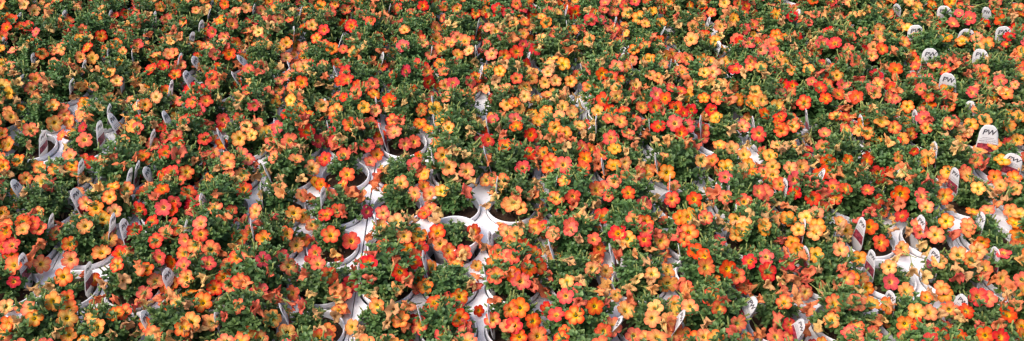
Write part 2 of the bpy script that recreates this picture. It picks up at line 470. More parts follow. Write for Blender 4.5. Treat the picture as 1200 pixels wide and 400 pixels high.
PITCH_X, PITCH_Y = 0.1375, 0.1303
# ------------------------------------------------------------------ the grid of pots, from the pots one can see
ROW0 = 1.412
COL0 = 0.03
NX, NY = 5, 3                                # pockets of one tray
def tray_mesh():
    """White tray: a web just under the pot rims with a round hole for each pot, pulled down into a sleeve round every hole, and an outer skirt."""
    mb = MB(); n = 32; hr = 0.0622; z0 = H - 0.0125; half = PITCH_X / 2
    for i in range(NX):
        for j in range(NY):
            cx, cy = (i - (NX - 1) / 2) * PITCH_X, (j - (NY - 1) / 2) * PITCH_Y
            ex = [half - (0.0005 if i == 0 else 0), half - (0.0005 if i == NX - 1 else 0)]
            ey = [half - (0.0005 if j == 0 else 0), half - (0.0005 if j == NY - 1 else 0)]
            vs, fs = [], []
            for k in range(n):
                a = 2 * math.pi * k / n; c, s = math.cos(a), math.sin(a)
                m = max(abs(c), abs(s)); sqx, sqy = c / m, s / m
                ox = sqx * (ex[1] if sqx > 0 else ex[0]); oy = sqy * (ey[1] if sqy > 0 else ey[0])
                corner = abs(c * s) * 2
                vs += [(cx + hr * .975 * c, cy + hr * .975 * s, z0 - 0.05), (cx + hr * .99 * c, cy + hr * .99 * s, z0 - 0.004),
                       (cx + (hr + .0004) * c, cy + (hr + .0004) * s, z0 + 0.0010), (cx + (hr + .0016) * c, cy + (hr + .0016) * s, z0 + .0020),
                       (cx + ox, cy + oy, z0 + 0.0022)]
            for k in range(n):
                q = (k + 1) % n
                for t in range(4): fs.append((k * 5 + t, q * 5 + t, q * 5 + t + 1, k * 5 + t + 1))
            mb.add(vs, fs)
    X, Y = NX * half - 0.0005, NY * half - 0.0005
    per = [(-X, -Y), (X, -Y), (X, Y), (-X, Y)]
    vs, fs = [], []
    for (x, y) in per: vs += [(x, y, z0 + 0.0022), (x * 0.999, y * 0.998, z0 - 0.004), (x * .985, y * .978, 0.004)]
    for k in range(4):
        q = (k + 1) % 4
        for t in range(2): fs.append((k * 3 + t, q * 3 + t, q * 3 + t + 1, k * 3 + t + 1))
    mb.add(vs, fs)
    return mb.mesh('tray', [TRAYM], smooth=False)
TRAY = tray_mesh()

# ------------------------------------------------------------------ what the photograph shows, read tile by tile (three-times enlarged): x y colour[size]
T = {}
T[0, 0] = '''85,17A 168,18O 120,38A 267,27OS 356,35A 438,50R 478,40R 222,63O 238,75R 290,100RS 303,130RL 353,127C 408,150RL 447,123R 478,156RL 213,170O 305,166C
282,200A 322,204A 430,182OS 145,187O 418,215AS 384,256A 545,195O 590,188O 528,243RL 478,290O 185,220O 243,227O 580,318C 20,300C 32,326Y 110,310O 8,222A 408,283O 380,325O
330,303AS 545,340A 508,367A 480,373AS 185,370A 220,380O 285,392A 30,393A 8,128R 560,25O 578,68C 90,165W 175,105W 125,235W 310,250W 65,295W 160,315W 185,300W 255,265W 260,345W
350,380W 430,375W 50,262W 420,330W 60,355W 130,360W 520,130V 400,80V 470,15V 500,70V'''
T[200, 0] = '''45,78C 88,37OS 265,28A 210,60CL 128,25AS 115,50W 145,113R 187,128R 265,108O 308,113A 302,153A 333,157A 294,70R 378,68CL 405,150A 102,170R 125,158O 205,190RL 10,187O
30,225V 15,262C 165,232RS 145,265R 148,290RL 68,315RL 118,325R 75,360R 100,385R 35,228O 555,43RL 525,22O 495,88O 537,105R 510,135C 565,172CL 432,122O 412,265CL 458,290C 423,305O
465,235OL 437,237O 378,285CS 418,352A 455,383O 350,330VL 268,325CS 292,370R 305,258V 578,388AL 595,285R 575,15O 368,362AS 405,203O 450,10R 540,275V 480,225C 380,315O 215,85R 270,75R
350,95W 330,60W 370,110W 170,350W 235,378W 320,375W 495,265W 520,300W 560,310W 65,150W 115,45W 430,40W 335,240W 105,240W 185,275V 385,240W'''
T[400, 0] = '''35,92RL 8,85R 38,15O 42,182A 190,75OS 195,30RL 110,30V 60,50V 155,55V 222,105O 130,132C 215,160RL 268,130RL 330,97C 332,135O 313,190C 348,172O 385,150C 405,30O 430,57R
470,48C 548,30RL 583,45R 515,98O 432,145O 447,178A 408,190O 525,190CL 570,195R 540,110O 280,60V 250,45V 263,225R 300,250RL 305,288RL 345,225O 358,252C 362,300O 390,290R 450,287R
470,270C 458,325VL 470,225W 555,250A 575,310O 580,365AL 110,293R 75,310R 20,280RL 15,250R 50,325C 115,330O 168,352RL 80,376A 328,380YL 280,385O 142,232R 75,225V 110,220V 183,262RS
225,248K 145,185V 180,145AS 370,325O 120,388C 40,150W 375,85W 400,90W 240,325W 165,390W 285,355W 220,365W 370,385W 80,165W 560,95W 585,70W 505,240W 540,285W 545,315W 570,230W 190,320W'''
T[600, 0] = '''35,30RL 75,60RL 20,55R 15,15R 128,42R 170,12R 195,20V 120,80A 155,108A 105,132AL 215,105A 40,118O 85,170RL 60,140C 15,182RL 48,225R 5,78A 275,70RL 310,70R 325,10R 355,40CL
320,35R 290,45R 405,45A 443,63AL 490,40A 520,80A 395,20R 430,5R 580,95W 355,100CL 350,135V 428,175O 422,212O 515,145R 560,188C 535,195O 590,205C 490,140V 465,160O 240,160A 270,140O
185,160V 205,180V 245,105V 178,225AL 128,222A 125,253A 152,283A 115,290A 70,275A 15,275C 45,305A 45,337A 78,350A 125,333A 25,380A 8,360O 178,373A 205,285A 120,390A 365,235CL 315,258R
348,270R 395,232O 375,280C 365,310A 365,338O 318,350RL 432,297A 485,262A 510,272A 440,325V 505,330RL 455,375CL 500,375RL 575,380RL 535,345R 345,388C 300,388A 210,390A 265,303C 525,295V
375,205V 330,295CS 590,320R 265,40W 275,165W 165,200W 140,245W 60,330W 145,350W 225,345W 470,50W 465,230W 395,370W 555,290W 580,40W 520,30W 20,240W 190,330W 100,160W 310,220W 540,270W'''
T[800, 0] = '''35,92A 30,138AL 15,205CL 100,45C 68,25C 65,12A 65,60C 175,42AL 180,65A 220,20R 195,12R 215,40R 132,92AL 217,102R 265,80O 328,50O 270,100AS 192,138RL 230,150RL 330,140C
360,125O 312,155C 273,175RL 290,140R 320,185R 345,200O 330,222A 362,217A 425,195AL 465,180C 488,152RL 532,152RL 515,112R 550,200R 505,40O 440,245A 240,215R 275,235A 235,235CS 185,243RL
148,217A 70,205A 95,213A 105,252OL 75,255A 95,290O 120,345O 75,345C 18,335A 195,350A 165,360V 255,322A 245,358AL 278,350A 330,375AL 350,298RL 385,300R 340,325O 375,325C 480,308RL
500,345R 545,330RL 560,298R 510,280R 425,360CL 455,5R 590,340R 525,245C 540,265A 590,8O 585,130R 520,5R 100,385R 30,385R 210,260W 290,270W 300,220W 420,215U 475,120W 440,125W 340,250W
160,320V 560,100W 370,140W 390,170W 365,360W 20,290V 450,280W 270,135W 345,80W 130,130W 540,60W 570,350W 455,150W'''
T[1000, 0] = '''30,113O 90,130AL 137,122A 90,102A 158,87A 195,8A 222,25A 225,55RS 275,20C 265,48OS 373,27CL 395,40O 405,65RL 348,83RL 495,12C 530,40O 515,70R 568,105RL 545,130R 575,30O
462,80R 382,145AL 467,153AL 430,130O 440,165A 445,105W 177,148O 200,175O 320,245C 148,243RL 40,180RL 100,172C 70,165A 240,210O 215,235R 210,205C 80,265RL 140,185V 65,195C 10,215R
10,340RL 115,300V 75,325O 125,340C 150,345R 155,325V 70,380C 235,312R 262,370RL 305,333R 335,375O 190,372O 260,338C 535,328CL 448,245O 455,250A 400,265V 360,235V 330,215V 390,225V
350,210V 455,275C 430,310V 415,325R 535,155RS 585,100R 590,180A 580,215R 480,290C 490,340C 345,345V 260,90W 180,50W 470,210W 395,200W 480,325W 515,325W 435,290W 555,70W 480,120W
150,285V 30,240W 60,315V 510,370W 240,260W 190,200W 580,40W 440,350W'''
T[0, 133] = '''40,12A 108,58OL 190,33AL 242,28OL 285,10O 225,5O 290,50KS 218,78R 295,92RL 30,110OL 5,107A 5,72O 465,45AL 485,52C 535,108C 432,98O 562,55R 580,85R 578,138R 580,215CL
568,265R 487,335RL 572,330RL 500,150CL 525,158A 245,150O 250,185C 270,213O 10,185C 90,228O 145,240OL 140,190O 65,165O 130,180AS 393,257O 443,265O 320,170R 395,160V 430,190V 190,195C
300,315C 335,332OL 402,342O 360,370AL 133,345AS 5,348A 118,385R 530,378R 80,380R 20,395C 130,55W 60,40W 105,120W 230,125W 350,265U 295,235W 90,280W 410,235W 310,20V 530,10W 500,100W
330,265W 25,220W 540,45W 10,290W 445,305W'''
T[200, 133] = '''183,22R 240,15C 42,30C 125,40VL 117,90R 20,80C 25,105R 180,105C 240,88AL 282,75A 303,37O 265,45O 330,70AL 350,90R 416,95RL 475,65KL 515,97K 455,45V 470,20V 440,10C 565,70R
575,15R 570,100R 247,140O 30,150VL 112,150V 200,160O 362,152O 440,160AL 540,158R 495,192AL 525,250C 250,215OL 203,215C 200,183O 55,205C 135,235A 112,190C 5,205R 62,275RL 72,322K
255,265RL 150,330OL 270,160C 300,185V 10,310R 5,335R 75,355V 295,342CL 390,280U 375,265US 460,285A 485,300V 430,350AL 460,360A 10,390R 545,355R 585,340R 250,380V 190,370V 105,385C
580,120V 350,135V 330,130W 460,235W 385,230W 300,225W 230,240W 65,350W 360,370V 595,90W 470,125W 45,60W 160,290V 340,215W 315,290W'''
T[400, 133] = '''30,40RL 65,45V 178,25C 205,35V 275,37C 210,12R 185,65CL 222,107R 255,100R 90,113RL 125,145O 8,145R 45,130V 135,80R 20,213RL 5,250C 350,25A 375,50A 335,105O 355,148OL 375,188AL
437,203OL 455,65W 450,85W 485,100C 575,115RL 565,80V 505,235O 515,170V 207,245OL 270,190VL 280,205C 255,180R 255,280O 290,255C 350,272A 562,237O 585,318A 192,380AL 90,345K 40,290V
70,300V 10,350V 125,240V 115,265V 30,275V 145,350C 310,330C 290,350C 310,280C 490,45W 380,150W 405,140W 435,150W 385,130W 435,280V 405,235W 455,240W 505,330W 150,205U 550,60W 240,375W
330,375W 130,225V 100,170C 470,150W 540,300W 300,315W 340,350W'''
T[600, 133] = '''15,45R 10,20R 90,30A 115,5A 165,10A 210,5A 150,50A 187,68A 235,43A 65,75R 85,80A 337,20R 380,28CL 405,70R 435,45V 512,47RL 570,35RL 465,75V 590,70R 345,85RL 275,125C 305,120V
360,125A 310,147C 255,158C 355,182AL 395,172A 245,195RL 180,180CL 128,190OL 135,165C 60,140R 37,190RL 90,175V 5,115V 110,140O 185,235C 300,185V 295,268CL 320,260C 357,238O 407,278R
542,208AL 465,205AL 445,210C 565,255O 560,300CL 510,235W 153,298CL 212,292R 75,290V 30,330A 5,315Y 460,320CL 317,362RL 427,368C 465,380O 205,390R 80,390A 100,345U 100,375U 215,325V
590,365C 505,365W 250,80W 280,90W 215,100V 190,120W 450,180W 440,235W 500,300W 250,345W 290,325W 65,290W 100,265W 20,290V 80,245W 400,140W 500,105W 555,90W 270,375W 175,95V 120,225W
60,20W 420,90W'''
T[800, 133] = '''12,45RL 70,60CL 80,12A 115,15A 15,110V 45,120V 128,112O 170,120A 153,190AL 215,145A 230,180A 103,165O 65,165A 208,195A 345,60CL 210,45C 265,72RL 340,15R 385,45O 335,40O 330,110A
305,148A 315,187A 283,208C 315,215O 415,187AL 375,190O 490,115C 497,70C 535,10O 570,55C 570,12C 508,170RL 480,215RL 390,232RL 455,255V 525,257RL 568,265R 510,205R 390,278R 545,215V
437,235V 300,245C 340,248C 285,275RL 265,275R 110,288VL 150,293C 215,310CL 60,330A 80,365C 40,300R 20,362AL 187,370A 215,385A 335,365OL 467,350A 455,297R 535,298C 432,362A 550,380A
285,390A 360,330V 470,395A 170,60W 225,115W 350,130W 410,135W 150,335W 240,320W 320,320W 240,360W 125,380W 480,165W 440,105W 390,340W 565,95W 520,320W 460,190W 290,365W 120,210V
540,130W 375,110W 260,190V'''
T[1000, 133] = '''97,30AL 50,70O 85,95O 20,60A 168,88A 200,70O 255,50C 245,15R 330,37C 410,40A 460,25A 543,42AL 580,10A 395,65O 440,128AL 522,162AL 258,157AL 157,153OS 330,205A 85,208RL 48,270R
165,282RL 85,310R 240,290RL 318,290CL 255,328O 260,240V 305,235V 325,235V 430,165C 450,190VL 402,220AL 437,262A 495,222O 515,252A 563,225O 570,265O 545,255V 420,345O 468,340O 550,340O
580,352A 565,385O 325,378O 45,165R 35,30C 165,190V 170,360K 230,390C 400,390O 390,205C 265,25V 350,135W 370,120W 130,220V 170,215W 500,320V 480,290W 530,305W 40,190W 60,350V 110,250V
370,65W 395,80W 280,130W 320,85W 590,200W 160,325V 20,375V 370,100A 340,340W'''
T[0, 266] = '''20,18RL 40,65RL 40,95R 48,135CL 10,70R 48,192RS 145,130OL 247,115OL 220,175OL 105,120VL 145,70V 190,20C 135,5C 383,42A 355,90AL 545,48C 557,108RL 485,150V 510,150C 543,190O 578,210O
505,233C 183,260AL 235,247R 105,285OL 120,320O 235,320AL 325,313A 340,350A 430,300C 405,305C 240,378A 510,340O 540,375O 470,280V 490,270V 20,280A 30,340O 20,360O 8,385R 245,60C 325,185C
420,95R 345,260V 580,20O 470,10R 240,285O 80,10O 175,215W 435,195W 125,225W 60,340W 450,350W 395,385W 205,375W 510,275W 200,240W 360,205W 480,380W 560,260V 300,170V 405,260V'''
T[200, 266] = '''325,42CL 240,37C 275,20R 405,25C 460,48OL 440,65O 560,30CL 505,90R 515,130R 555,170RL 385,100R 413,138CL 275,95C 322,115K 230,108C 200,135C 85,65OL 140,80CL 45,95C 50,45R 55,180OL
130,128R 105,25C 45,135R 185,178C 210,205C 310,225RL 245,190C 153,215C 112,265OL 65,235O 25,10C 5,200O 425,232R 235,278O 350,165V 345,250V 375,235V 355,320AL 408,372AL 265,380OL 310,390O
70,335AL 45,355O 140,335A 460,285V 590,290O 550,365A 535,385O 585,225C 190,320VS 295,290V 20,265AS 490,240W 185,260W 60,280W 115,190W 255,205V 580,260W 380,255W 100,365W 65,380W 580,320W
430,280V 580,220V 120,240W 520,370W 465,175V 310,300V'''
T[400, 266] = '''35,50RL 220,32O 270,30OL 275,75R 235,80C 320,55V 335,20CL 345,60O 375,85CL 430,88CL 480,55V 465,15R 95,128RL 180,95R 190,125V 205,158R 255,125R 265,185R 312,142A 295,210O 150,68C
30,205KL 100,190V 10,235C 10,290O 125,275O 230,285UL 208,328AL 325,265RL 415,320CL 275,345CL 355,382RL 540,170CL 540,125O 580,100C 590,170V 590,55O 580,20O 415,245C 35,350A 105,250U
195,225U 470,215V 530,325C 580,350O 590,290O 265,220V 430,375C 540,265V 65,130V 205,220W 235,195V 180,295W 65,385W 215,345V 460,35W 525,90V 160,345W 70,370W 455,210W 440,350V 120,240W 425,110W'''
T[600, 266] = '''15,25A 80,8O 145,25C 205,8R 38,70CL 78,95C 90,138CL 60,145R 30,190CL 50,130V 5,105R 115,235VL 285,45R 305,75R 295,108C 370,22RL 405,42A 462,45R 465,10R 370,100VL 280,147A 327,155A
192,190A 540,105VL 520,50C 575,30V 5,165R 85,205V 130,175V 65,215V 290,278R 235,270V 222,310CL 155,308R 123,288R 27,283CL 75,330R 8,345R 90,382OL 25,385C 350,350OL 320,365R 398,293AL
500,285Y 545,200AL 550,325Y 580,300Y 570,365CL 425,380R 470,385O 495,225U 490,320A 310,232V 170,390C 590,210V 555,345V 490,165A 235,195W 210,130W 410,220W 235,50W 140,35W 130,85W 435,190W
330,240W 385,70W 195,125W 505,30V 530,350W 480,195W 540,60W 115,90W'''
T[800, 266] = '''20,20OL 8,45C 125,55R 190,25AL 210,10A 285,8A 462,18A 45,85R 75,105C 80,142CL 157,147RL 105,190O 105,250CL 125,285C 15,215C 25,280O 5,300A 235,122R 295,157RL 355,100V 365,125R
385,57A 400,80A 340,55V 465,97A 440,165V 420,110V 190,170C 215,210C 230,225VL 360,180U 395,195U 430,195V 355,265O 400,255UL 430,230O 530,270OL 520,325A 490,215U 535,210U 570,180C 595,265O
590,180O 190,340CL 175,375V 330,335VL 325,385R 375,345R 380,375C 430,365V 470,355W 440,300V 45,390C 115,390O 75,385O 5,380O 405,10A 585,370C 300,210W 505,35W 545,60W 475,160W 85,350W
400,160V 120,85W 560,150V 495,245W 270,380V 145,260V 340,200W 550,15W'''
T[1000, 266] = '''95,55RL 170,75A 235,18R 288,28OL 400,10O 367,98AL 435,85AL 410,115O 350,35V 578,30AL 590,185R 125,140A 130,193R 20,110A 25,180A 45,215O 15,265A 65,270A 120,275O 130,285U 183,225A
360,185V 360,155W 460,145O 520,180A 450,180V 490,190V 310,213O 320,235A 435,245RL 470,250C 220,297A 265,300A 220,340RS 395,295R 335,355RL 305,380R 335,290C 540,308RL 460,380R 505,350V
440,350V 85,340V 180,340O 180,385C 10,350C 5,385C 375,385R 545,220V 75,375O 590,350O 55,0R 450,55C 100,330W 190,25W 205,165W 250,180W 135,25W 235,70W 270,240W 300,315W 145,120W 375,320W
540,240W 395,180W 430,140W 270,360W 420,60W 160,95V'''
# tags: x and y of the tip in the photograph, turn of the face from the sideways position (degrees; 90 faces the camera)
TAGS = '''1160,146,62 1190,181,55 1112,85,48 1150,57,45 1090,56,62 1073,29,68 1107,6,48 1053,5,35 1156,8,35 1175,30,62 1135,33,62 1138,118,38 1122,197,16 1152,250,16 1171,290,10 1098,292,14
1024,294,12 1013,256,16 1046,342,14 1131,346,28 1074,129,8 1096,167,14 1057,200,10 1083,253,14 1010,135,10 938,11,10 972,68,16 944,128,3 883,137,6 966,198,4 855,207,4 922,210,8
943,258,4 862,240,0 948,289,8 833,20,2 845,49,14 942,378,10 887,350,6 806,367,2 616,22,-1 666,25,0 622,63,-2 682,74,1 666,7,0 723,20,2 731,64,1 740,75,0 779,32,1 788,70,-1
457,5,-3 451,63,0 443,115,2 507,55,-2 506,113,0 561,22,1 566,77,-2 560,54,0 403,40,-4 446,145,-3 508,135,-4 506,175,0 570,138,2 569,172,0 582,208,-2 440,250,-4 761,140,1 770,183,-1 788,206,0
705,187,1 652,207,-1 698,135,0 820,136,2 255,151,-8 320,140,-4 308,193,-4 304,215,-8 237,228,-14 219,258,-14 377,220,-12 384,142,-4 294,257,-8 237,24,-26 226,37,-10 213,62,-8 225,68,-8 215,84,-12
204,94,-10 272,84,-8 278,66,-6 300,6,-16 354,8,-14 346,32,-5 337,72,-6 262,0,-20 250,0,-10 247,12,-10 391,77,-4 382,117,-3 23,16,-20 40,0,-30 5,46,-8 39,63,-12 75,13,-20 130,13,-12 182,13,-12
170,34,-12 155,58,-4 127,57,-4 100,70,-5 83,93,-4 143,92,-6 128,123,-5 25,88,-12 163,118,-8 50,155,-24 115,142,-8 128,133,-4 191,130,-10 180,153,-12 162,190,-16 155,197,-3 168,198,-24 14,211,-10
84,222,-20 61,251,-2 135,251,-14 145,258,-30 96,188,-14 25,298,-4 102,308,-3 192,316,-22 168,366,-14 252,363,-12 330,356,-5 421,310,-10 494,295,-6 569,311,0 571,274,0 489,360,-6 572,358,2
645,281,1 715,286,2 795,287,3 729,373,1'''
GAPS = '''570,262 573,290 545,360 720,345 745,395 885,370 1000,275 1020,290 1045,350 1095,300 1110,350 440,215 415,290 440,275 470,183 490,178 340,262 310,190 250,183 45,180 60,180
125,185 140,160 215,120 30,240 85,258 120,320 130,310 180,270 290,310 185,350 170,370 395,395 110,340 790,320 780,245 965,170 865,215 830,178 560,125 680,122 730,62 665,15 790,85 345,130 280,70 340,80
105,5 100,130 930,28 840,60 1050,110 1125,240 1160,265 1185,290 655,5 455,10 355,20 465,260'''

ORD = ('zeroth first second third fourth fifth sixth seventh eighth ninth tenth eleventh twelfth thirteenth fourteenth fifteenth sixteenth seventeenth '
       'eighteenth nineteenth twentieth twenty-first twenty-second twenty-third twenty-fourth twenty-fifth twenty-sixth twenty-seventh twenty-eighth twenty-ninth thirtieth').split()
rng = random.Random(21)
flowers = []                                   # (px, py, colour, size)
for (tx, ty), s in T.items():
    for e in s.split():
        xy, i = e, len(e)
        while not e[i - 1].isdigit(): i -= 1
        x, y = e[:i].split(','); c = e[i]; sz = e[i + 1:] or 'M'
        flowers.append((tx + float(x) / 2.985, ty + float(y) / 2.985, c, sz))
tags_px = [tuple(float(v) for v in e.split(',')) for e in TAGS.split()]
openp = [at(*[float(v) for v in e.split(',')], RIM) for e in '540,285 538,243 474,170 405,205 402,285 38,172 98,168 912,374 130,300 594,395 25,345 735,118 1158,188 1115,114 575,255 560,360 1010,285 1050,355'.split()]
gaps = [at(*[float(v) for v in e.split(',')], RIM - 0.01) for e in GAPS.split()]

# the plants
class Plant: pass
plants = []; trays = {}
for row in range(-2, 14):
    for c in range(-17, 18):
        X, Y = COL0 + PITCH_X * c, ROW0 + PITCH_Y * row
        px, py = proj((X, Y, RIM + 0.05))
        if not (-75 < px < 1275) or py > 505: continue
        tk = ((c + 2) // NX, (row + 1) // NY)
        if tk not in trays: trays[tk] = (rng.uniform(-.0025, .0025), rng.uniform(-.0025, .0025))
        p = Plant(); p.row, p.col = row, c; p.tray = tk
        p.loc = Vector((X + trays[tk][0] + rng.uniform(-.0016, .0016), Y + trays[tk][1] + rng.uniform(-.0016, .0016), 0.003))
        if (row, c) == (2, -1): p.loc += Vector((0.004, 0.010, 0.024))
        if (row, c) == (1, 3): p.loc.z += 0.026
        px, py = proj(p.loc + Vector((0, 0, RIM + 0.045)))
        p.inview = -14 < px < 1214 and -8 < py < 412
        p.px, p.py = px, py
        p.fl = []; p.tags = []
        near = sorted(((p.loc - g_).xy.length, g_) for g_ in gaps)
        p.gapd = near[0][0] if p.inview else 1
        p.shift = Vector((0, 0))
        for d, g_ in near:
            if d < 0.095 and p.inview: p.shift += (p.loc - g_).xy.normalized() * 0.013
        if p.shift.length > 0.022: p.shift *= 0.022 / p.shift.length
        p.fs = rng.uniform(0.92, 1.08)
        if p.gapd < 0.095: p.fs *= 0.86
        p.sparse = p.gapd < 0.052
        if any((p.loc - g_).xy.length < 0.055 for g_ in openp):
            p.sparse = True; p.fs *= 0.92; p.shift = Vector((p.shift.x * 0.4, 0.014))
        p.low = any(abs(p.loc.x - g_.x) < 0.070 and 0.07 < g_.y - p.loc.y < 0.175 for g_ in openp)
        p.zf = rng.uniform(0.93, 1.06) * (0.70 if p.low else 1)
        if p.low: p.shift = Vector((p.shift.x * 0.6, -0.006)); p.fs *= 0.92
        p.h = 0.092 * p.fs * p.zf * (0.84 if p.sparse else 1)
        plants.append(p)
byrc = {(p.row, p.col): p for p in plants}
def nearest(v): return min(plants, key=lambda p: (p.loc.xy + p.shift * 0.8 - v.xy).length)
def canopy(p, v):
    r = (v.xy - p.loc.xy - p.shift).length
    return p.loc.z + SOIL_Z + p.h * (1 - 0.60 * min(1.15, r / (0.078 * p.fs)) ** 2.2) + 0.008

for (px, py, c, sz) in flowers:
    z = RIM + 0.055
    for _ in range(4):
        v = at(px, py, z); p = nearest(v); z = 0.5 * z + 0.5 * max(RIM - 0.012, canopy(p, v))
    v = at(px, py, z)
    p.fl.append((v, c, sz))

# what lies outside the picture or hides between the flowers read above
for p in plants:
    n_open = sum(1 for f in p.fl if f[1] in P)
    edge = not (20 < p.px < 1180 and 10 < p.py < 385)
    pal = [f[1] for f in p.fl if f[1] in P] or [rng.choice('RCCOOA')]
    if edge and n_open < 5:
        for k in range(rng.randint(4, 7)):
            a, q = rng.uniform(0, 6.28), 0.075 * math.sqrt(rng.random())
            v = Vector((p.loc.x + p.shift.x + q * math.cos(a), p.loc.y + p.shift.y + q * math.sin(a), 0)); v.z = canopy(p, v)
            if any((v - f[0]).length < 0.03 for f in p.fl): continue
            p.fl.append((v, rng.choice(pal + ['R', 'O', 'A', 'C']), rng.choice('MML')))
    for k in range((rng.randint(8, 11) if p.row >= 5 else rng.randint(3, 6)) if not p.sparse else 0):
        a, q = rng.uniform(0, 6.28), 0.096 * math.sqrt(rng.random())
        v = Vector((p.loc.x + p.shift.x + q * math.cos(a), p.loc.y + p.shift.y + q * math.sin(a), 0)); v.z = canopy(p, v)
        if any((v - f[0]).length < 0.031 for f in p.fl): continue
        p.fl.append((v, rng.choice(pal), rng.choice('SSMMs')))
    for k in range(rng.randint(3, 5) + (2 if p.row >= 6 else 0) - (3 if p.sparse else 0)):
        a, q = rng.uniform(0, 6.28), 0.085 * math.sqrt(rng.random())
        v = Vector((p.loc.x + p.shift.x + q * math.cos(a), p.loc.y + p.shift.y + q * math.sin(a), 0)); v.z = canopy(p, v) - 0.004
        if any((v - f[0]).length < 0.024 for f in p.fl): continue
        c = rng.choice('WUUV' if sum(ch in 'AYO' for ch in pal) * 2 > len(pal) else 'WVVU')
        p.fl.append((v, c, rng.choice('SM')))

# ------------------------------------------------------------------ put the trays and pots together
groups = dict(plant='calibrachoas in white pots', tag='plant tags in the pots', tray='trays under the pots')
tkeys = sorted(trays, key=lambda k: (k[1], k[0]))
seen_t = {k: any(p.inview for p in plants if p.tray == k) for k in tkeys}
count_in = {}
for k in tkeys:
    cx = COL0 + PITCH_X * (k[0] * NX - 2 + (NX - 1) / 2); cy = ROW0 + PITCH_Y * (k[1] * NY - 1 + (NY - 1) / 2)
    o = link('plant_tray', TRAY, None, (cx + trays[k][0], cy + trays[k][1], 0.001))
    if seen_t[k]:
        count_in[k[1]] = count_in.get(k[1], 0) + 1
        rows_seen = sorted({q[1] for q in tkeys if seen_t[q]})
        lab = f'white plastic tray holding pots, {ORD[rows_seen.index(k[1]) + 1]} row of trays from the front, {ORD[count_in[k[1]]]} from the left'
    else: lab = 'white plastic tray outside the edge of the picture'
    tag(o, lab, 'plant tray', groups['tray'])

WORDS = {'R': 'red', 'K': 'crimson', 'C': 'coral', 'O': 'orange', 'A': 'apricot', 'Y': 'yellow'}
rows_in = sorted({p.row for p in plants if p.inview})
for rw in rows_in:
    k = 0
    for p in sorted((p for p in plants if p.row == rw and p.inview), key=lambda p: p.col):
        k += 1; p.ord = (rows_in.index(rw) + 1, k)
def rot_to(n, spin):
    return (n.normalized().to_track_quat('Z', 'Y').to_matrix() @ Matrix.Rotation(spin, 3, 'Z')).to_euler()
RAD = {'S': 0.0150, 'M': 0.0192, 'L': 0.0222, 's': 0.0135}
n_fl = 0
for p in plants:
    root = bpy.data.objects.new('potted_plant', None); COL.objects.link(root); root.location = p.loc; root.empty_display_size = 0.05
    cols = {}
    for f in p.fl:
        if f[1] in WORDS: cols[WORDS[f[1]]] = cols.get(WORDS[f[1]], 0) + 1
    top = sorted(cols.items(), key=lambda t: -t[1])
    n_w = sum(1 for f in p.fl if f[1] in WM)
    if p.inview:
        look = ('few' if not top or sum(cols.values()) < 2 else ('mostly ' + top[0][0] if len(top) < 2 or top[0][1] > top[1][1] + 1 else f'{top[0][0]} and {top[1][0]}'))
        adj = 'sparse ' if p.sparse else ''
        lab = f'{adj}calibrachoa with {look} flowers, {ORD[p.ord[0]]} row from the front, {ORD[p.ord[1]]} from the left'
    else:
        lab = 'flowering calibrachoa in a white pot outside the edge of the picture'
    tag(root, lab, 'potted plant', groups['plant'])
    spin = rng.uniform(0, 6.28)
    pot = link('pot', POT, root, (0, 0, 0), (0, 0, spin), (1.06, 1.06, 1.0))
    if p.inview or rng.random() < 0.3:
        link('lettering', POT_PRINT, pot, (0, 0, 0), (0, 0, -spin + R_(rng.uniform(10, 45))))
    link('soil', rng.choice(SOILS), root, (0, 0, SOIL_Z), (0, 0, rng.uniform(0, 6.28)), (1.06, 1.06, 1.0))
    fol = rng.choice(FOL_S if p.sparse else FOL)
    link('foliage', fol, root, (p.shift.x, p.shift.y, SOIL_Z), (0, 0, rng.uniform(0, 6.28)), (p.fs, p.fs, p.fs * p.zf))
    for (v, c, sz) in p.fl:
        lv = v - p.loc; rr = Vector((lv.x - p.shift.x, lv.y - p.shift.y, 0)) / 0.08
        g3 = lambda s: Vector((rng.gauss(0, s), rng.gauss(0, s), rng.gauss(0, s)))
        if c in P:
            nrm = Vector((-0.06, -0.48, 0.80)) + rr * 0.34 + g3(0.5 if sz == 's' else 0.24)
            o = link('flower', rng.choice(FM[c]), root, lv, rot_to(nrm, rng.uniform(0, 6.28)), RAD[sz] * rng.uniform(0.94, 1.07))
            n_fl += 1
        else:
            nrm = Vector((0, -0.35, 0.45)) + rr * 0.6 + g3(0.40)
            if c == 'W': nrm.z -= 0.15
            lv = lv + Vector((0, 0, 0.006)); s = {'S': 0.0145, 'M': 0.0178, 'L': 0.021}[sz] * (0.86 if c == 'W' else 0.96) * rng.uniform(0.9, 1.15)
            o = link('wilted_flower', rng.choice(WMS[c]), root, lv, rot_to(nrm, rng.uniform(0, 6.28)), s)

